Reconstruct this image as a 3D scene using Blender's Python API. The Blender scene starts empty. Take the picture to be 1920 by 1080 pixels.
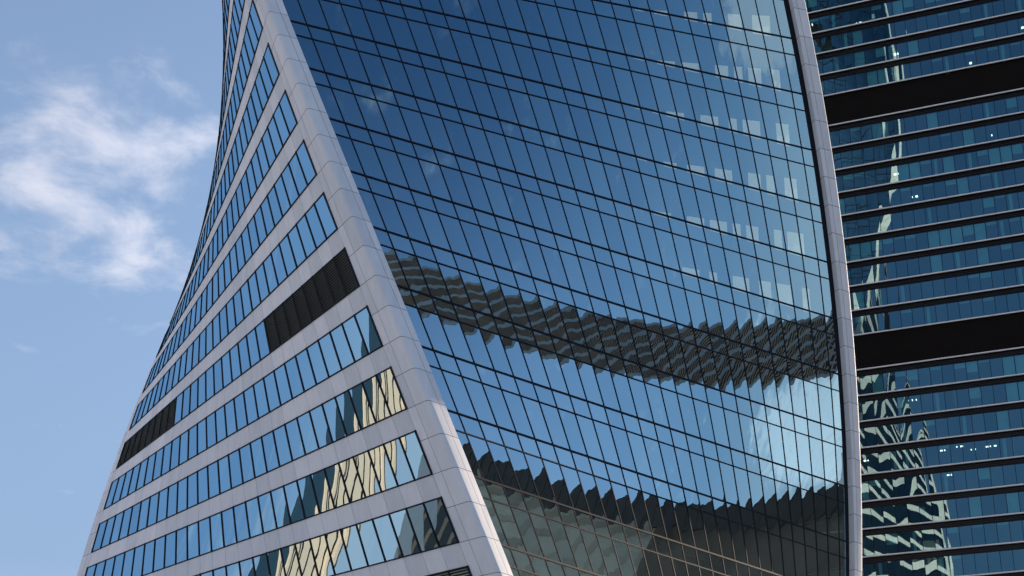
import bpy, math, random
import numpy as np
from mathutils import Vector, Matrix
R = math.radians
random.seed(7)
scene = bpy.context.scene
COL = scene.collection
H_EYE = 1.7

# ------------------------------------------------------------------ camera
F_PX, YAW, PITCH, ROLL = 2498.437, 0.10233, 0.33016, -0.01261
cam_d = bpy.data.cameras.new("camera")
cam = bpy.data.objects.new("camera", cam_d); COL.objects.link(cam)
cam_d.sensor_width = 36.0
cam_d.lens = F_PX / 1920.0 * 36.0
cam_d.shift_x = -144.729 / 1920.0
cam_d.shift_y = 373.982 / 1920.0
cam_d.clip_start = 0.5
cam_d.clip_end = 20000
fwd = Vector((math.sin(YAW) * math.cos(PITCH), math.cos(YAW) * math.cos(PITCH), math.sin(PITCH)))
r0 = Vector((math.cos(YAW), -math.sin(YAW), 0)); u0 = r0.cross(fwd)
rr = math.cos(ROLL) * r0 + math.sin(ROLL) * u0
uu = -math.sin(ROLL) * r0 + math.cos(ROLL) * u0
M = Matrix((rr, uu, -fwd)).transposed().to_4x4()
M.translation = Vector((0, 0, H_EYE))
cam.matrix_world = M
scene.camera = cam

# ------------------------------------------------------------------ light
SUN_AZ, SUN_EL = 56.0, 18.0
scene.view_settings.view_transform = 'Standard'
scene.view_settings.look = 'None'
scene.view_settings.exposure = 0.85
scene.view_settings.gamma = 1
sun_d = bpy.data.lights.new("sun", 'SUN'); sun_d.energy = 4.2; sun_d.angle = R(0.5)
sun_d.color = (1.0, 0.80, 0.62)
sun = bpy.data.objects.new("sun", sun_d); COL.objects.link(sun)
sdir = Vector((math.sin(R(SUN_AZ)) * math.cos(R(SUN_EL)), math.cos(R(SUN_AZ)) * math.cos(R(SUN_EL)), math.sin(R(SUN_EL))))
sun.rotation_euler = sdir.to_track_quat('Z', 'Y').to_euler()
sun.location = sdir * 500

world = bpy.data.worlds.new("World"); scene.world = world
world.use_nodes = True
nt = world.node_tree; nt.nodes.clear()
def N(t, **kw):
    n = nt.nodes.new(t)
    for k, v in kw.items(): setattr(n, k, v)
    return n
def mathn(op, a, b=None, clamp=False):
    n = N('ShaderNodeMath', operation=op); n.use_clamp = clamp
    for i, v in enumerate((a, b)):
        if v is None: continue
        if isinstance(v, (int, float)): n.inputs[i].default_value = v
        else: nt.links.new(v, n.inputs[i])
    return n.outputs[0]
sky = N('ShaderNodeTexSky', sky_type='NISHITA'); sky.sun_disc = False
sky.sun_elevation = R(SUN_EL); sky.sun_rotation = R(SUN_AZ)
sky.air_density = 1.0; sky.dust_density = 0.5; sky.ozone_density = 2.0
tc = N('ShaderNodeTexCoord')
sep = N('ShaderNodeSeparateXYZ'); nt.links.new(tc.outputs['Generated'], sep.inputs[0])
zc = mathn('MAXIMUM', sep.outputs[2], 0.04)
zc2 = mathn('ADD', zc, 0.12)
cxn = mathn('DIVIDE', sep.outputs[0], zc2); cyn = mathn('DIVIDE', sep.outputs[1], zc2)
comb = N('ShaderNodeCombineXYZ'); nt.links.new(cxn, comb.inputs[0]); nt.links.new(cyn, comb.inputs[1])
n1 = N('ShaderNodeTexNoise'); n1.inputs['Scale'].default_value = 9.0; n1.inputs['Detail'].default_value = 9
n1.inputs['Roughness'].default_value = 0.58; n1.inputs['Distortion'].default_value = 0.25
nt.links.new(comb.outputs[0], n1.inputs['Vector'])
n2 = N('ShaderNodeTexNoise'); n2.inputs['Scale'].default_value = 0.8; n2.inputs['Detail'].default_value = 2
nt.links.new(comb.outputs[0], n2.inputs['Vector'])
def patch(az, el, deg, w):
    """a cloud bank: rises to w round a direction of the sky, falls to 0 at deg degrees"""
    d = (math.sin(R(az)) * math.cos(R(el)), math.cos(R(az)) * math.cos(R(el)), math.sin(R(el)))
    v = N('ShaderNodeVectorMath', operation='DOT_PRODUCT'); v.inputs[1].default_value = d
    nt.links.new(tc.outputs['Generated'], v.inputs[0])
    mr = N('ShaderNodeMapRange'); mr.interpolation_type = 'SMOOTHSTEP'
    mr.inputs['From Min'].default_value = math.cos(R(deg)); mr.inputs['From Max'].default_value = math.cos(R(deg * 0.25))
    mr.inputs['To Max'].default_value = w
    nt.links.new(v.outputs['Value'], mr.inputs['Value'])
    return mr.outputs[0]
PATCHES = [(-15.5, 30.2, 7.5, .19), (-19.5, 30, 6, .11), (101, 3, 9, .52), (112, 10, 6, .16), (149, 11, 8, .60), (-84, 8, 8, .42), (-60, 30, 10, .05), (254, 30, 40, .7), (235, 12, 22, .5)]  # banks behind the camera are unseen, added to brighten the shaded cladding
den = mathn('ADD', n1.outputs[0], mathn('MULTIPLY', mathn('SUBTRACT', n2.outputs[0], 0.5), 0.25))
for pz in PATCHES:
    den = mathn('ADD', den, patch(*pz))
mr = N('ShaderNodeMapRange'); mr.interpolation_type = 'SMOOTHSTEP'
mr.inputs['From Min'].default_value = 0.60; mr.inputs['From Max'].default_value = 1.0
mr.inputs['To Max'].default_value = 0.55
nt.links.new(den, mr.inputs['Value'])
hz = N('ShaderNodeMapRange'); hz.interpolation_type = 'SMOOTHSTEP'       # pale blue air low over the city
hz.inputs['From Min'].default_value = 0.82; hz.inputs['From Max'].default_value = 0.0
hz.inputs['To Max'].default_value = 0.95; nt.links.new(sep.outputs[2], hz.inputs['Value'])
hzm = N('ShaderNodeMix', data_type='RGBA'); nt.links.new(hz.outputs[0], hzm.inputs['Factor'])
nt.links.new(sky.outputs[0], hzm.inputs['A']); 
hl = N('ShaderNodeMapRange'); hl.inputs['From Min'].default_value = 0.26; hl.inputs['From Max'].default_value = 0.0
nt.links.new(sep.outputs[2], hl.inputs['Value'])
hc = N('ShaderNodeMix', data_type='RGBA'); hc.inputs['A'].default_value = (0.92, 1.55, 2.55, 1); hc.inputs['B'].default_value = (2.7, 3.2, 3.9, 1)
nt.links.new(hl.outputs[0], hc.inputs['Factor']); nt.links.new(hc.outputs['Result'], hzm.inputs['B'])
hue = N('ShaderNodeMix', data_type='RGBA', blend_type='MULTIPLY'); hue.inputs['Factor'].default_value = 1
nt.links.new(hzm.outputs['Result'], hue.inputs['A']); 
dk = N('ShaderNodeVectorMath', operation='DOT_PRODUCT')                 # deeper blue away from the sun
dk.inputs[1].default_value = (math.sin(R(190)) * math.cos(R(48)), math.cos(R(190)) * math.cos(R(48)), math.sin(R(48)))
nt.links.new(tc.outputs['Generated'], dk.inputs[0])
dm = N('ShaderNodeMapRange'); dm.interpolation_type = 'SMOOTHSTEP'; dm.inputs['From Min'].default_value = 0.42; dm.inputs['From Max'].default_value = 0.97
nt.links.new(dk.outputs['Value'], dm.inputs['Value'])
dc = N('ShaderNodeMix', data_type='RGBA'); dc.inputs['A'].default_value = (1.12, 1.0, 0.95, 1); dc.inputs['B'].default_value = (0.42, 0.52, 0.62, 1)
nt.links.new(dm.outputs[0], dc.inputs['Factor']); nt.links.new(dc.outputs['Result'], hue.inputs['B'])
mx = N('ShaderNodeMix', data_type='RGBA')
nt.links.new(mr.outputs[0], mx.inputs['Factor']); nt.links.new(hue.outputs['Result'], mx.inputs['A'])
CLOUD = (4.0, 3.8, 3.95, 1)
sd = N('ShaderNodeVectorMath', operation='DOT_PRODUCT'); sd.inputs[1].default_value = tuple(sdir)      # clouds brighten towards the sun
nt.links.new(tc.outputs['Generated'], sd.inputs[0])
sf = mathn('ADD', mathn('MULTIPLY', mathn('POWER', mathn('MAXIMUM', sd.outputs['Value'], 0.0), 2.0), 1.5), 0.92)
cs = N('ShaderNodeVectorMath', operation='SCALE'); cs.inputs[0].default_value = CLOUD[:3]; nt.links.new(sf, cs.inputs['Scale'])
nt.links.new(cs.outputs[0], mx.inputs['B'])
bg = N('ShaderNodeBackground'); bg.inputs['Strength'].default_value = 0.14
nt.links.new(mx.outputs['Result'], bg.inputs[0])
wo = N('ShaderNodeOutputWorld'); nt.links.new(bg.outputs[0], wo.inputs[0])

# ------------------------------------------------------------------ materials
def mat_base(name):
    m = bpy.data.materials.new(name); m.use_nodes = True
    m.node_tree.nodes.clear()
    return m, m.node_tree
def glass(name, tint, trans, lo, hi, bump=0.0, bscale=0.8, rough=0.0):
    m, t = mat_base(name); nd = t.nodes; lk = t.links
    out = nd.new('ShaderNodeOutputMaterial')
    g = nd.new('ShaderNodeBsdfGlossy'); g.inputs['Color'].default_value = (*tint, 1); g.inputs['Roughness'].default_value = rough
    tr = nd.new('ShaderNodeBsdfTransparent'); tr.inputs['Color'].default_value = (*trans, 1)
    lw = nd.new('ShaderNodeLayerWeight'); lw.inputs['Blend'].default_value = 0.5
    pw = nd.new('ShaderNodeMath'); pw.operation = 'POWER'; pw.inputs[1].default_value = 1.7
    lk.new(lw.outputs['Facing'], pw.inputs[0])
    mr = nd.new('ShaderNodeMapRange'); mr.inputs['To Min'].default_value = lo; mr.inputs['To Max'].default_value = hi
    lk.new(pw.outputs[0], mr.inputs['Value'])
    mix = nd.new('ShaderNodeMixShader')
    lk.new(mr.outputs[0], mix.inputs[0]); lk.new(tr.outputs[0], mix.inputs[1]); lk.new(g.outputs[0], mix.inputs[2])
    lk.new(mix.outputs[0], out.inputs[0])
    # coating differs a little from pane to pane
    ge = nd.new('ShaderNodeNewGeometry'); oi = nd.new('ShaderNodeObjectInfo')
    ad = nd.new('ShaderNodeMath'); ad.operation = 'ADD'; lk.new(ge.outputs['Random Per Island'], ad.inputs[0]); lk.new(oi.outputs['Random'], ad.inputs[1])
    fr_ = nd.new('ShaderNodeMath'); fr_.operation = 'FRACT'; lk.new(ad.outputs[0], fr_.inputs[0])
    mc = nd.new('ShaderNodeMix'); mc.data_type = 'RGBA'; lk.new(fr_.outputs[0], mc.inputs['Factor'])
    mc.inputs['A'].default_value = (tint[0] * .90, tint[1] * .925, tint[2] * .94, 1); mc.inputs['B'].default_value = (tint[0] * 1.07, tint[1] * 1.05, tint[2] * 1.02, 1)
    lk.new(mc.outputs['Result'], g.inputs['Color'])
    if bump > 0:
        c = nd.new('ShaderNodeTexCoord'); n = nd.new('ShaderNodeTexNoise')
        n.inputs['Scale'].default_value = bscale; n.inputs['Detail'].default_value = 1.2
        mp = nd.new('ShaderNodeMapping'); mp.inputs['Scale'].default_value = (1, 1, 0.7)
        lk.new(c.outputs['Object'], mp.inputs[0]); lk.new(mp.outputs[0], n.inputs['Vector'])
        b = nd.new('ShaderNodeBump'); b.inputs['Strength'].default_value = 1; b.inputs['Distance'].default_value = bump
        lk.new(n.outputs[0], b.inputs['Height']); lk.new(b.outputs[0], g.inputs['Normal'])
    return m
def diffuse(name, col, rough=0.7, metal=0.0, var=0.12, scale=0.6, streak=False, spec=0.5, tile=0.0):
    m, t = mat_base(name); nd = t.nodes; lk = t.links
    out = nd.new('ShaderNodeOutputMaterial'); p = nd.new('ShaderNodeBsdfPrincipled')
    p.inputs['Roughness'].default_value = rough; p.inputs['Metallic'].default_value = metal
    p.inputs['Specular IOR Level'].default_value = spec
    c = nd.new('ShaderNodeTexCoord'); n = nd.new('ShaderNodeTexNoise'); n.inputs['Scale'].default_value = scale; n.inputs['Detail'].default_value = 5
    mp = nd.new('ShaderNodeMapping')
    if streak: mp.inputs['Scale'].default_value = (2.5, 2.5, 0.35)
    lk.new(c.outputs['Object'], mp.inputs[0]); lk.new(mp.outputs[0], n.inputs['Vector'])
    mx = nd.new('ShaderNodeMix'); mx.data_type = 'RGBA'
    mx.inputs['A'].default_value = tuple(max(0, x * (1 - var)) for x in col) + (1,)
    mx.inputs['B'].default_value = tuple(min(1, x * (1 + var)) for x in col) + (1,)
    fac = n.outputs[0]
    if tile > 0:
        ge = nd.new('ShaderNodeNewGeometry'); a = nd.new('ShaderNodeMath'); a.operation = 'MULTIPLY_ADD'
        a.inputs[1].default_value = tile; lk.new(ge.outputs['Random Per Island'], a.inputs[0]); lk.new(n.outputs[0], a.inputs[2])
        s = nd.new('ShaderNodeMath'); s.operation = 'SUBTRACT'; s.inputs[1].default_value = tile / 2
        lk.new(a.outputs[0], s.inputs[0]); fac = s.outputs[0]
    lk.new(fac, mx.inputs['Factor']); lk.new(mx.outputs['Result'], p.inputs['Base Color'])
    lk.new(p.outputs[0], out.inputs[0])
    return m
def emitter(name, col, s):
    m, t = mat_base(name); nd = t.nodes
    out = nd.new('ShaderNodeOutputMaterial'); e = nd.new('ShaderNodeEmission')
    e.inputs[0].default_value = (*col, 1); e.inputs[1].default_value = s
    t.links.new(e.outputs[0], out.inputs[0]); return m

M_CLAD = diffuse('pale_cladding', (0.88, 0.925, 0.945), 0.62, var=0.15, scale=0.7, streak=True, tile=0.7, spec=0.35)
M_GAP = diffuse('joint_backing', (0.10, 0.10, 0.11), 0.8)  # dark backing behind the open panel joints
M_GLASS = glass('curtain_glass', (0.45, 0.72, 0.86), (0.62, 0.74, 0.72), 0.60, 0.80, 0.0021, 0.85)
M_GLASSL = glass('ribbon_glass', (0.44, 0.70, 0.88), (0.45, 0.62, 0.64), 0.64, 0.92, 0.0024, 0.6)
M_GLASST = glass('rear_glass', (0.30, 0.40, 0.45), (0.70, 0.80, 0.78), 0.25, 0.9)
M_SHBOX = diffuse('shadow_box', (0.03, 0.045, 0.06), 0.6)
M_MULL = diffuse('dark_aluminium', (0.018, 0.020, 0.030), 0.55, spec=0.08)
M_LOUV = diffuse('louvre_metal', (0.42, 0.44, 0.33), 0.5)
M_SLAB = diffuse('concrete_slab', (0.28, 0.28, 0.28), 0.9)
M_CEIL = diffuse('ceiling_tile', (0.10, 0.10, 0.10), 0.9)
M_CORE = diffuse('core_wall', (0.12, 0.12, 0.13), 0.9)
M_WALL, _t = mat_base('glowing_wall_panel')
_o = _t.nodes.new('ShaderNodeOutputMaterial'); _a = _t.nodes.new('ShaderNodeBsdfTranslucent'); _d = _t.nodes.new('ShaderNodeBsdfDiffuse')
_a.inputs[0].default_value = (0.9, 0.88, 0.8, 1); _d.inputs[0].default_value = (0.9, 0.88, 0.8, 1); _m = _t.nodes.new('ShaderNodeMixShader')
_m.inputs[0].default_value = 0.35; _t.links.new(_a.outputs[0], _m.inputs[1]); _t.links.new(_d.outputs[0], _m.inputs[2]); _e = _t.nodes.new('ShaderNodeEmission'); _e.inputs[0].default_value = (1.0, 0.93, 0.72, 1); _e.inputs[1].default_value = 0.15; _s = _t.nodes.new('ShaderNodeAddShader'); _t.links.new(_m.outputs[0], _s.inputs[0]); _t.links.new(_e.outputs[0], _s.inputs[1]); _t.links.new(_s.outputs[0], _o.inputs[0])  # emission put into the panels in place of room light, no lamp there

# ------------------------------------------------------------------ mesh helper
class MB:
    def __init__(s): s.v = []; s.f = []; s.m = []; s.s = []; s.mats = []
    def mi(s, mat):
        if mat not in s.mats: s.mats.append(mat)
        return s.mats.index(mat)
    def face(s, pts, mat, smooth=False):
        b = len(s.v); s.v += [tuple(p) for p in pts]; s.f.append(tuple(range(b, b + len(pts)))); s.m.append(s.mi(mat)); s.s.append(smooth)
    def grid(s, P, mat, smooth=True):
        """P[i][j] points"""
        b = len(s.v); ni = len(P); nj = len(P[0]); k = s.mi(mat)
        for row in P: s.v += [tuple(p) for p in row]
        for i in range(ni - 1):
            for j in range(nj - 1):
                a = b + i * nj + j
                s.f.append((a, a + 1, a + nj + 1, a + nj)); s.m.append(k); s.s.append(smooth)
    def hexa(s, A, B, mat):
        """A, B: two 4-rings of points"""
        b = len(s.v); s.v += [tuple(p) for p in A] + [tuple(p) for p in B]; k = s.mi(mat)
        for q in ((3, 2, 1, 0), (4, 5, 6, 7), (0, 1, 5, 4), (1, 2, 6, 5), (2, 3, 7, 6), (3, 0, 4, 7)):
            s.f.append(tuple(b + i for i in q)); s.m.append(k); s.s.append(False)
    def bar(s, A, B, n, w, d0, d1, mat):
        """a bar from A to B, w wide, from d0 to d1 along the outward normal n"""
        A = Vector(A); B = Vector(B); n = Vector(n); t = (B - A).normalized(); q = t.cross(n).normalized(); n2 = q.cross(t).normalized()
        ring = lambda P: [P + q * (-w / 2) + n2 * d0, P + q * (w / 2) + n2 * d0, P + q * (w / 2) + n2 * d1, P - q * (w / 2) + n2 * d1]
        s.hexa(ring(A), ring(B), mat)
    def box(s, c, sx, sy, z0, z1, mat, az=0.0):
        ca, sa = math.cos(az), math.sin(az)
        P = [(c[0] + x * ca - y * sa, c[1] + x * sa + y * ca) for x, y in ((-sx / 2, -sy / 2), (sx / 2, -sy / 2), (sx / 2, sy / 2), (-sx / 2, sy / 2))]
        s.hexa([(*p, z0) for p in P], [(*p, z1) for p in P], mat)
    def build(s, name, parent=None, base=None, **props):
        me = bpy.data.meshes.new(name)
        off = Vector(base) if base is not None else Vector((0, 0, 0))
        me.from_pydata([(x - off.x, y - off.y, z - off.z) for x, y, z in s.v], [], s.f)
        for m in s.mats: me.materials.append(m)
        me.polygons.foreach_set('material_index', s.m); me.polygons.foreach_set('use_smooth', s.s)
        me.update()
        o = bpy.data.objects.new(name, me); COL.objects.link(o)
        if base is not None and parent is None: o.location = off
        if parent is not None:
            o.parent = parent
        for k, v in props.items(): o[k] = v
        return o
def thing(name, label, cat, loc, group=None):
    o = bpy.data.objects.new(name, None); COL.objects.link(o); o.location = loc
    o['label'] = label; o['category'] = cat
    if group: o['group'] = group
    o.empty_display_size = 2
    return o
def depth_root(o):
    return o

# ------------------------------------------------------------------ the ground
gmb = MB(); gmb.face([(-9000, -9000, 0), (9000, -9000, 0), (9000, 9000, 0), (-9000, 9000, 0)], diffuse('paved_ground', (0.30, 0.29, 0.28), 0.9, scale=0.02, var=0.3))
g = gmb.build('ground'); g['kind'] = 'structure'

# ------------------------------------------------------------------ the twisted tower
HT = 4.3
D0, Z0, TH0, DTH = 108.2105, 61.50946 + H_EYE, -1.26483, 0.05348
SR, SL, S3, SB = 24.2075, 22.2089, 23.85, 22.9754      # distances of the four sides from the axis
AG = 23.69327
tower = thing('twisted_tower', 'twisting tower with pale cladding bands on its left side and concave blue mirror glass', 'skyscraper', (0, D0, 0))
def TP(fl, ang, rad, t):
    """a point of the tower's side: storey level fl (counted down), side angle, distance from axis, position along the side.
    given relative to the tower's base point"""
    a = TH0 + DTH * fl + ang
    c, s = math.cos(a), math.sin(a)
    return Vector((rad * c - t * s, rad * s + t * c, Z0 - fl * HT))
def TN(fl, ang):
    a = TH0 + DTH * fl + ang
    return Vector((math.cos(a), math.sin(a), 0))
TOP, BOT = -37, 14
# world -> pixel, used only to choose which panes are large enough to be objects of their own
Mi = M.inverted()
def px(P):
    q = Mi @ (P + Vector((0, D0, 0)))
    return (960 + 144.7 + F_PX * q.x / -q.z, 540 + 374 - F_PX * q.y / -q.z)
def pxarea(c):
    q = [px(p) for p in c]
    cx_ = sum(a for a, b in q) / 4; cy_ = sum(b for a, b in q) / 4
    if not (0 <= cx_ <= 1920 and 0 <= cy_ <= 1080): return 0
    return abs(sum(q[i][0] * q[(i + 1) % 4][1] - q[(i + 1) % 4][0] * q[i][1] for i in range(4))) / 2
def pane_grid(c00, c10, c11, c01, sag, ni, nj):
    """warped pane: corners (bottom left, bottom right, top right, top left) seen from outside, bulging by sag"""
    n = (c10 - c00).cross(c01 - c00).normalized()
    P = []
    for i in range(ni + 1):
        v = i / ni; row = []
        for j in range(nj + 1):
            u = j / nj
            p = c00 * (1 - u) * (1 - v) + c10 * u * (1 - v) + c11 * u * v + c01 * (1 - u) * v
            row.append(p + n * (sag * 4 * u * (1 - u) + sag * 0.5 * 4 * v * (1 - v)))
        P.append(row)
    return P
panes = []      # (area, row object, grid, material)
def add_pane(row, corners, mat, fine, sag=0.002):
    ar = pxarea(corners) if fine else 0
    sg = sag * random.uniform(0.35, 1.6)
    if fine: corners = tuple(c + (corners[1] - corners[0]).cross(corners[3] - corners[0]).normalized() * random.gauss(0, 0.0016) for c in corners)
    ni, nj = (6, 5) if fine else (2, 2)
    panes.append((ar, row, pane_grid(*corners, sg, ni, nj), mat))

SIDES = {  # angle, glass plane, first pane edge, last pane edge
    'R': (0.0, AG, -SL + 1.17475, 22.54719 - 0.40),
    'L': (-math.pi / 2, 22.33766 - 0.10, -SB + 2.0192, SR - 2.06072),
    'T': (math.pi / 2, S3 - 0.02, -SR + 1.9, SB - 1.9),
    'B': (math.pi, SB - 0.5, -S3 + 1.6, SL - 1.6)}
def edges(side):
    ang, rad, a, b = SIDES[side]
    if side == 'R':
        e = [-SL + 1.17475 + (SL + 22.54719 - 1.17475 + 0.19554) * i / 27 for i in range(28)]; e[27] = b; return e
    return [a + (b - a) * i / 27 for i in range(28)]
VIS = (-9, 11)
rest_mull = MB(); rest_band = MB()

def glass_side(side):
    ang, rad, ta, tb = SIDES[side]
    es = edges(side)
    for f in range(TOP, BOT + 1):
        vis = side == 'R' and VIS[0] <= f <= VIS[1]
        fb, ft = float(f), f - 0.695           # vision glass of this storey: sill and head
        sb = f + 0.305                         # below it the spandrel glass
        mb = MB() if vis else rest_mull
        n = TN(f, ang)
        ra = rad
        L = lambda fl, t, r=ra: TP(fl, ang, r, t)
        # transoms
        mb.bar(L(fb, ta), L(fb, tb), n, 0.12, -0.08, 0.055, M_MULL)
        mb.bar(L(sb, ta), L(sb, tb), n, 0.085, -0.08, 0.045, M_MULL)
        # mullions
        for i, t in enumerate(es):
            w = 0.078 if 0 < i < 27 else 0.14
            mb.bar(L(fb, t), L(ft, t), n, w, -0.08, 0.035, M_MULL)
            mb.bar(L(sb, t), L(fb, t), n, w, -0.08, 0.035, M_MULL)
        # jambs beside the columns
        if side == 'R':
            for a_, b_ in ((ta - 0.4, ta), (tb, tb + 0.5)):
                for z1, z2 in ((sb, fb), (fb, ft)):
                    mb.face([L(z1, a_, rad - .02), L(z1, b_, rad - .02), L(z2, b_, rad - .02), L(z2, a_, rad - .02)], M_MULL)
        # shadow box behind the spandrel
        mb.hexa([L(sb, ta, rad - .5), L(sb, tb, rad - .5), L(sb, tb, rad - .25), L(sb, ta, rad - .25)],
                [L(fb, ta, rad - .5), L(fb, tb, rad - .5), L(fb, tb, rad - .25), L(fb, ta, rad - .25)], M_SHBOX)
        row = mb.build('glazing_row', tower) if vis else None
        for i in range(27):
            a_, b_ = es[i], es[i + 1]
            add_pane(row, (L(fb, a_), L(fb, b_), L(ft, b_), L(ft, a_)), M_GLASS, vis)
            add_pane(row, (L(sb, a_), L(sb, b_), L(fb, b_), L(fb, a_)), M_GLASS, vis, 0.0014)

def louvre(mb, c00, c10, c11, c01, n):
    k = 17
    for j in range(k):
        v = (j + 0.5) / k
        A = c00.lerp(c01, v); B = c10.lerp(c11, v)
        d = Vector((0, 0, -0.11)) + n * 0.10
        A = A - n * 0.10; B = B - n * 0.10
        mb.hexa([A, B, B + d, A + d], [A + Vector((0, 0, .012)), B + Vector((0, 0, .012)), B + d + Vector((0, 0, .012)), A + d + Vector((0, 0, .012))], M_LOUV)
    mb.face([p - n * 0.16 for p in (c00, c10, c11, c01)], M_SHBOX)

def banded_side(side):
    ang, rad, ta, tb = SIDES[side]
    es = edges(side)
    face = SL if side == 'L' else S3
    for f in range(TOP, BOT + 1):
        vis = side == 'L' and VIS[0] <= f <= VIS[1]
        fb, ft, sb = float(f), f - 0.67, f + 0.33
        n = TN(f, ang)
        L = lambda fl, t, r=rad: TP(fl, ang, r, t)
        mb = MB() if vis else rest_band
        # cladding band between the windows, one slab per module with open joints, dark backing behind
        g_ = 0.015; gz = 0.004
        for i in range(27):
            for q in ((es[i] + g_, es[i + 1] - g_),):
                A = [L(sb - gz, q[0], face + .0), L(sb - gz, q[1], face + .0), L(fb + gz, q[1], face + .0), L(fb + gz, q[0], face + .0)]
                nn = n * 0.04
                mb.hexa([p - nn for p in A], A, M_CLAD)
        mb.hexa([L(sb - .02, ta, face - .30), L(sb - .02, tb, face - .30), L(sb - .02, tb, face - .045), L(sb - .02, ta, face - .045)],
                [L(fb + .02, ta, face - .30), L(fb + .02, tb, face - .30), L(fb + .02, tb, face - .045), L(fb + .02, ta, face - .045)], M_GAP)
        if vis: mb.build('cladding_band', tower)
        fm = MB() if vis else rest_mull
        # frame: head, sill, mullions
        fm.bar(L(ft + .012, ta), L(ft + .012, tb), n, 0.10, -0.10, 0.03, M_MULL)
        fm.bar(L(fb - .006, ta), L(fb - .006, tb), n, 0.05, -0.10, 0.045, M_MULL)
        lou = set()
        if f == 5: lou = set(range(0, 8)) | set(range(19, 27))
        if f == 10: lou = set(range(20, 27))
        for i, t in enumerate(es):
            fm.bar(L(fb, t), L(ft, t), n, 0.105 if 0 < i < 27 else 0.13, -0.08, 0.05, M_MULL)
        row = fm.build('ribbon_window', tower) if vis else None
        lv = {0: MB(), 1: MB()}
        for i in range(27):
            c = (L(fb, es[i]), L(fb, es[i + 1]), L(ft, es[i + 1]), L(ft, es[i]))
            if vis and i in lou:
                louvre(lv[0 if i < 13 else 1], *c, n)
            else:
                add_pane(row, c, M_GLASSL if side == 'L' else M_GLASST, vis, 0.004)
        if vis:
            for k in lv:
                if lv[k].f: lv[k].build('louvre_panel', row)

for s_ in 'RB': glass_side(s_)
for s_ in 'LT': banded_side(s_)
panes.sort(key=lambda a: -a[0])
for k, (ar, row, G, m) in enumerate(panes[:100]):
    b = MB(); b.grid(G, m); b.build('window_pane', row)
b = MB()
for ar, row, G, m in panes[100:]: b.grid(G, m)
b.build('window_pane', tower, kind='stuff')
rest_mull.build('rear_window_frame', tower, kind='stuff')
rest_band.build('rear_cladding_band', tower, kind='stuff')

# corner columns: panels half a storey tall with open joints, rounded arris
def column(ang1, A, B, w1, w2, ret1, ret2):
    """corner where side 1 (normal angle ang1, distance A) meets side 2 (ang1 - 90 deg, distance B);
    w1 = width on side 1, w2 = width on side 2; ret = how far the returned edge goes back"""
    r = 0.28
    sec = []        # (along normal1, along normal2)
    segs = []
    # side 2 run (x from A-w2 to A-r at y=B)
    m2 = (A - w2 + A - r) / 2 - 0.1
    m1 = (B - w1 + B - r) / 2 - 0.05
    arc = [(A - r + r * math.sin(R(a)), B - r + r * math.cos(R(a))) for a in (0, 15, 30, 45, 60, 75, 90)]
    g = 0.011
    segs.append([(A - w2, B - ret2), (A - w2, B), (m2 - g, B)] if ret2 else [(A - w2, B), (m2 - g, B)])
    segs.append([(m2 + g, B)] + arc + [(A, m1 + g)])
    segs.append([(A, m1 - g), (A, B - w1), (A - ret1, B - w1)] if ret1 else [(A, m1 - g), (A, B - w1)])
    back = [(A - w2 + .02, B - .05), (A - r - .02, B - .05), (A - .05, B - r - .02), (A - .05, B - w1 + .02)]
    mb = MB()
    def Q(fl, x, y):
        a = TH0 + DTH * fl + ang1
        n1 = Vector((math.cos(a), math.sin(a), 0)); n2 = Vector((math.sin(a), -math.cos(a), 0))
        p = n1 * x + n2 * y; p.z = Z0 - fl * HT; return p
    fl = TOP - 0.5
    gz = 0.0035
    while fl < BOT + 0.45:
        for sg in segs:
            P = [[Q(fl + 0.5 - gz, x, y) for x, y in sg], [Q(fl + gz, x, y) for x, y in sg]]
            # flats stay flat, the arris is smooth
            if len(sg) > 4:
                mb.grid([[r_[0] for r_ in [[p] for p in P[0]]], P[1]], M_CLAD, True)
            else:
                for j in range(len(sg) - 1):
                    mb.face([P[0][j], P[0][j + 1], P[1][j + 1], P[1][j]], M_CLAD)
        for j in range(3):
            q = [back[j], back[j + 1]]
            mb.face([Q(fl + .5, *q[0]), Q(fl + .5, *q[1]), Q(fl, *q[1]), Q(fl, *q[0])], M_GAP)
        fl += 0.5
    return mb.build('corner_column', tower)
column(0.0, SR, SL, 1.36, 2.05, 0.6, 0)                              # between the glass side and the banded side
column(math.pi / 2, S3, SR, 1.9, 1.30, 0, 0.6)
column(-math.pi / 2, SL, SB, 2.01, 1.6, 0, 0.5)
column(math.pi, SB, S3, 1.6, 1.9, 0.5, 0)
# floors, core, roof
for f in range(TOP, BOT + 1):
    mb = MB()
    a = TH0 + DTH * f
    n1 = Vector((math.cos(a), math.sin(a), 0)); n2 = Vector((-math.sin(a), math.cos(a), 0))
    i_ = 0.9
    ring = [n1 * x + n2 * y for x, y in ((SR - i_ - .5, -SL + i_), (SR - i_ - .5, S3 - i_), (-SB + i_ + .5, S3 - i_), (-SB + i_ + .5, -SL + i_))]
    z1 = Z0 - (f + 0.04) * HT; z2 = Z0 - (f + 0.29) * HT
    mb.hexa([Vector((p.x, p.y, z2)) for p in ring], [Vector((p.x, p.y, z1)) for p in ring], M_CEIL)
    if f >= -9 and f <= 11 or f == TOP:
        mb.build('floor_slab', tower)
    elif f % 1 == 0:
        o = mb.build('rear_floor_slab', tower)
mb = MB(); mb.box((0, 0), 21, 21, 0, Z0 - TOP * HT, M_CORE, R(10)); mb.build('core', tower)
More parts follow.
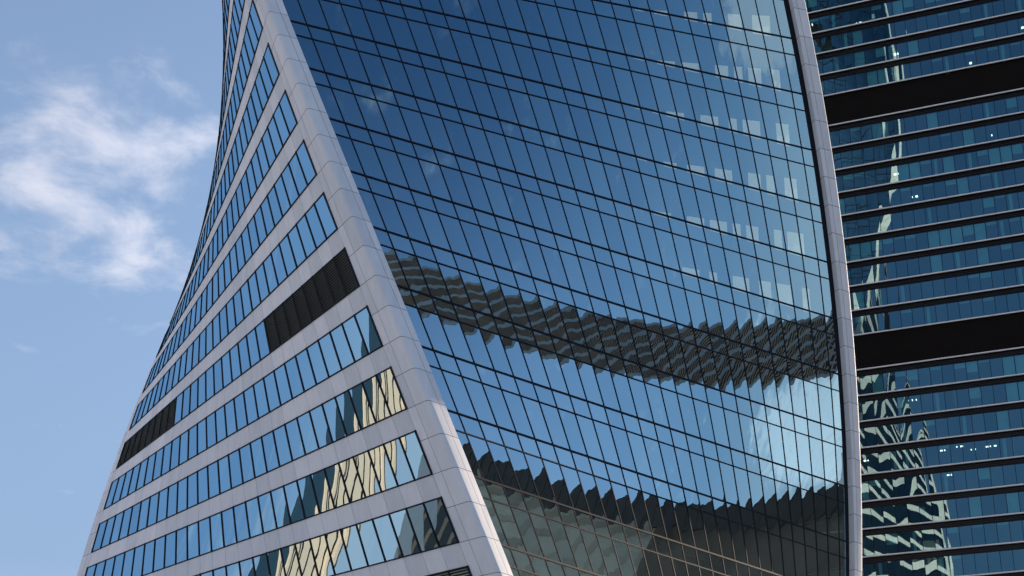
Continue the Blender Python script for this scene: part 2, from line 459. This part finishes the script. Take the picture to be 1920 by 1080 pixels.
# pale wall panels behind the glass at its right end, with added glow
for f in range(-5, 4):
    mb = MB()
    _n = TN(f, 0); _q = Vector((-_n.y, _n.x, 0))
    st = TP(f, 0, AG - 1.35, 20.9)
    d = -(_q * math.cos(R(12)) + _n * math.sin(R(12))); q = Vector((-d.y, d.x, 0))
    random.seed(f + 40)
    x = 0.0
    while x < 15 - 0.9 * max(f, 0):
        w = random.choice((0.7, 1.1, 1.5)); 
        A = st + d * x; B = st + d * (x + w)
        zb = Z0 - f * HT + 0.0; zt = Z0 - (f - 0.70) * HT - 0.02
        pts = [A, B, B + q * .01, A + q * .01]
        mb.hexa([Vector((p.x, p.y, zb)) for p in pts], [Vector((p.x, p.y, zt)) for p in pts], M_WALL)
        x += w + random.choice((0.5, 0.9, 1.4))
    mb.build('glowing_wall_panel', tower)

# ------------------------------------------------------------------ the dark office tower behind, on the right
W_LEDGE = diffuse('ledge_metal', (0.93, 0.90, 0.93), 0.35, metal=0.0)
W_DARK = diffuse('black_spandrel', (0.010, 0.010, 0.012), 0.35, spec=0.25)
W_SLAT = diffuse('grey_slat', (0.03, 0.03, 0.033), 0.5)
W_MECH = diffuse('mechanical_screen', (0.014, 0.011, 0.010), 0.75, spec=0.1)
W_GLASS = glass('office_glass', (0.34, 0.53, 0.56), (0.62, 0.86, 0.84), 0.44, 0.92, 0.007, 0.30)
W_BLIND = diffuse('teal_blind', (0.30, 0.62, 0.62), 0.9)
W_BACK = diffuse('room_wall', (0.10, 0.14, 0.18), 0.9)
W_LIGHT = emitter('ceiling_light', (0.85, 1.0, 0.85), 2.2)
W_WARM = emitter('warm_lamp', (1.0, 0.6, 0.2), 1.6)
OC = Vector((67.8668, 167.97628, 0)); OT = Vector((0.91389, -0.40596, 0)); ON = Vector((-0.40596, -0.91389, 0))
OZ = 133.26799 + H_EYE
def olev(g): return OZ - 4.0 * g - (1.51 if g >= 3 else 0) - (1.53 if g >= 13 else 0)
office = thing('office_tower', 'dark glass office tower behind the twisting tower with thin pale ledges between its storeys', 'skyscraper', OC)
UA, UB, MOD = -26.4, 19.8, 1.65
def OPt(u, dd, z): p = OT * u + ON * dd; return Vector((p.x, p.y, z))
opanes = []
NU = int(round((UB - UA) / MOD))
back = -ON
def obox(mb, u0_, u1_, d0, d1, z0_, z1_, mat):
    mb.hexa([OPt(u0_, d0, z0_), OPt(u1_, d0, z0_), OPt(u1_, d1, z0_), OPt(u0_, d1, z0_)],
            [OPt(u0_, d0, z1_), OPt(u1_, d0, z1_), OPt(u1_, d1, z1_), OPt(u0_, d1, z1_)], mat)
random.seed(21)
def opx(P):
    q = Mi @ (P + OC); return (1104.7 + F_PX * q.x / -q.z, 914 - F_PX * q.y / -q.z)
G0, G1 = -12, 31
for g in range(G0, G1):
    zt, zb = olev(g), olev(g + 1)
    mech = g in (2, 12)
    vis = -5 <= g <= 22
    mb = MB()
    # round ledge tube + flat sill
    n_ = 8
    rings = []
    for k in range(n_):
        a = 2 * math.pi * k / n_; rings.append((0.42 + 0.11 * math.cos(a), zt + 0.11 * math.sin(a)))
    for k in range(n_):
        (d1, z1), (d2, z2) = rings[k], rings[(k + 1) % n_]
        mb.face([OPt(UA, d1, z1), OPt(UB, d1, z1), OPt(UB, d2, z2), OPt(UA, d2, z2)], W_LEDGE, True)
    obox(mb, UA, UB, 0.02, 0.34, zt - 0.05, zt + 0.02, W_DARK)
    mb.build('ledge', office)
    mb = MB()
    if mech:
        obox(mb, UA, UB, -0.3, 0.0, zb + 0.02, zt - 0.06, W_MECH)
        z_ = zb + 0.25
        while z_ < zt - 0.3:
            obox(mb, UA, UB, 0.003, 0.06, z_, z_ + 0.07, W_MECH); z_ += 0.28
        mb.build('mechanical_screen', office); continue
    obox(mb, UA, UB, -0.3, 0.0, zt - 0.85, zt - 0.06, W_DARK)
    for q in (0.34, 0.60):
        obox(mb, UA, UB, 0.003, 0.13, zt - q - 0.05, zt - q, W_SLAT)
    o_sp = mb.build('spandrel', office)
    fr = MB()
    for i in range(NU + 1):
        u = UA + i * MOD
        obox(fr, u - 0.035, u + 0.035, -0.08, 0.05, zb + 0.03, zt - 0.853, M_MULL)
    obox(fr, UA, UB, -0.07, 0.03, zb + 0.03, zb + 0.10, M_MULL)
    obox(fr, UA, UB, -0.07, 0.03, zt - 0.92, zt - 0.853, M_MULL)
    row = fr.build('window_row', office)
    for i in range(NU):
        u1, u2 = UA + i * MOD, UA + (i + 1) * MOD
        c = (OPt(u1, -.01, zb + .02), OPt(u2, -.01, zb + .02), OPt(u2, -.01, zt - 0.85), OPt(u1, -.01, zt - 0.85))
        q = opx((c[0] + c[2]) / 2)
        inside = 1545 < q[0] < 1920 and 0 < q[1] < 1080
        c = tuple(p + ON * random.uniform(-.004, .004) for p in c)
        opanes.append((q[1] if inside else -1, row, pane_grid(*c, random.uniform(-.012, .012), 4, 4)))
    if vis:
        im = MB()
        # room: floor / ceiling plate and rear wall, blinds, ceiling lights
        obox(im, UA, UB, -9.0, -0.35, zt - 0.82, zt - 0.10, W_BACK)
        obox(im, UA, UB, -9.2, -9.0, zb - 0.1, zt - 0.82, W_BACK)
        im.build('floor_plate', office)
        bl = MB(); lt = MB()
        many = random.random() < 0.35
        for i in range(NU):
            u1, u2 = UA + i * MOD + .08, UA + (i + 1) * MOD - .08
            if random.random() < (0.55 if many else 0.22):
                drop = random.choice((0.35, 0.5, 0.8, 1.6, 2.9, 2.9))
                obox(bl, u1, u2, -0.24, -0.21, max(zb + .05, zt - 0.85 - drop), zt - 0.85, W_BLIND)
            elif random.random() < 0.12:
                obox(bl, u1 + .3, u1 + .75, -0.24, -0.21, zb + .05, zt - 0.85, W_BLIND)
            if random.random() < 0.045:
                dd = -random.uniform(1.2, 3.5); uu_ = random.uniform(u1, u2)
                for k in range(random.choice((1, 2, 2, 3))):
                    obox(lt, uu_ + k * .55, uu_ + k * .55 + random.choice((.14, .35)), dd, dd - 0.5, zt - 0.86, zt - 0.825, W_LIGHT)
        if bl.f: bl.build('blind', row)
        if lt.f: lt.build('ceiling_light', office)
opanes.sort(key=lambda a: -a[0])
for ar, row, G in opanes[:100]:
    b = MB(); b.grid(G, W_GLASS); b.build('window_pane', row)
b = MB()
for ar, row, G in opanes[100:]: b.grid(G, W_GLASS)
b.build('window_pane', office, kind='stuff')
mb = MB()
zt, zb = olev(G0) - 0.1, 0
hexp = [(UA, -9.3), (UB, -9.3), (UB, -18), (UA, -18)]
mb.hexa([OPt(u, d, zb) for u, d in hexp], [OPt(u, d, zt) for u, d in hexp], W_DARK)
obox(mb, UA - .3, UA, -18, 0.0, zb, zt, W_DARK); obox(mb, UB, UB + .3, -18, 0.0, zb, zt, W_DARK)
obox(mb, UA, UB, -9.3, -0.3, zt, zt + 0.4, W_DARK)
mb.build('building_core', office)
# warm lamp seen in one room on the left
mb = MB(); zz = olev(10) - 1.9
u_ = -13.2
obox(mb, u_, u_ + .12, -1.2, -1.3, zz - .5, zz + .35, W_WARM); mb.build('wall_lamp', office)

# ------------------------------------------------------------------ towers of the city round the square, seen in the mirror glass
def city_tower(name, label, cx_, cy_, sx, sy, h, az, m_gl, storey=4.0, sp_h=0.0, m_sp=None, slats=0, m_slat=None, pitch=0, pier_w=0.5, m_pier=None, flank=None):
    t = thing(name, label, 'tower block', (cx_, cy_, 0))
    b = MB(); b.box((0, 0), sx, sy, 0, h, m_gl, az); b.build('glass_wall', t)
    if sp_h:
        b = MB(); z = storey
        while z < h + .1:
            b.box((0, 0), sx + .5, sy + .5, z - sp_h, z, m_sp, az); z += storey
        b.build('spandrel', t)
    if slats:
        b = MB(); z = 0; st = storey / slats
        while z < h - 1:
            b.box((0, 0), sx + .3, sy + .3, z, z + st * .4, m_slat, az)
            z += st
        b.build('sunshade', t)
    if pitch:
        b = MB(); ca, sa = math.cos(az), math.sin(az)
        for (L_, W_, ax) in ((sx, sy, 0), (sy, sx, 1)):
            n_ = max(2, int(round(L_ / pitch)))
            for k in range(n_ + 1):
                p = -L_ / 2 + L_ * k / n_
                for sgn in (-1, 1):
                    x, y = (p, sgn * (W_ / 2 + .1)) if ax == 0 else (sgn * (W_ / 2 + .1), p)
                    w1, w2 = (pier_w, 1.0) if ax == 0 else (1.0, pier_w)
                    b.box((x * ca - y * sa, x * sa + y * ca), w1, w2, 0, h + (.6 if ax else .7), m_pier, az)
        b.build('pier', t)
    if flank:
        fx, fy, fsx, fsy, fh, fm = flank
        b = MB(); ca, sa = math.cos(az), math.sin(az)
        b.box((fx * ca - fy * sa, fx * sa + fy * ca), fsx, fsy, 0, fh, fm, az); b.build('glass_wing', t)
    return t
C_GREY = diffuse('grey_panel', (0.42, 0.42, 0.42), 0.6)
C_BROWN = diffuse('brown_slat', (0.50, 0.30, 0.19), 0.6, var=.75, scale=.06)
C_DGL = diffuse('dark_window', (0.02, 0.025, 0.03), 0.25, spec=0.4)
C_BEIGE = diffuse('beige_stone', (0.96, 0.68, 0.50), 0.8, var=.25, scale=.06)
C_BRICK = diffuse('brown_brick', (0.30, 0.20, 0.14), 0.8, var=.6, scale=.07)
C_BGL = diffuse('stone_window', (0.76, 0.52, 0.38), 0.7, var=.5, scale=.1)
C_CREAM = diffuse('cream_stone', (0.90, 0.63, 0.44), 0.8, var=.08, scale=.08)
C_BLUE = diffuse('blue_window', (0.03, 0.06, 0.09), 0.2, spec=0.6)
C_CHAR = diffuse('charcoal_panel', (0.10, 0.07, 0.055), 0.6, var=.5, scale=.15)
def azr(a): return -R(a)
city_tower('ribbed_tower', 'slender grey ribbed tower with brown slatted storeys reflected as a band across the concave glass', 268, 6, 22, 30, 420, azr(17), C_DGL, 4.2, 0, None, 5, C_BROWN, 6, 1.8, C_GREY)
city_tower('stone_tower', 'broad beige stone tower reflected along the foot of the concave glass', 183 + 25, 131, 40, 66, 270, azr(-4), C_BGL, 4.0, 0, None, 0, None, 8, 5.6, C_BEIGE, (0, 0, 43, 69.3, 92, C_BRICK))
city_tower('charcoal_tower', 'charcoal tower standing against the beige stone tower in the reflection', 183 + 1.0, 93.4, 6, 8.6, 266, azr(-4), C_CHAR, 4.0, 1.0, C_CHAR)
city_tower('cream_tower', 'cream tower with dark blue glazed wing reflected in the lower ribbon windows', -113, 98, 13, 8.5, 92, azr(8), C_BLUE, 4.0, 0, None, 0, None, 3, 2.3, C_CREAM, (0, 7.5, 11, 7, 86, C_BLUE))
city_tower('low_block', 'low dark office block reflected in the lowest ribbon windows by the corner', -230, 55, 60, 50, 42, azr(0), C_DGL, 4.0, 1.2, C_CHAR)

# ------------------------------------------------------------------ render settings
scene.render.engine = 'CYCLES'
scene.cycles.max_bounces = 8
scene.cycles.transparent_max_bounces = 12
scene.cycles.glossy_bounces = 5
scene.render.resolution_x = 1024; scene.render.resolution_y = 576
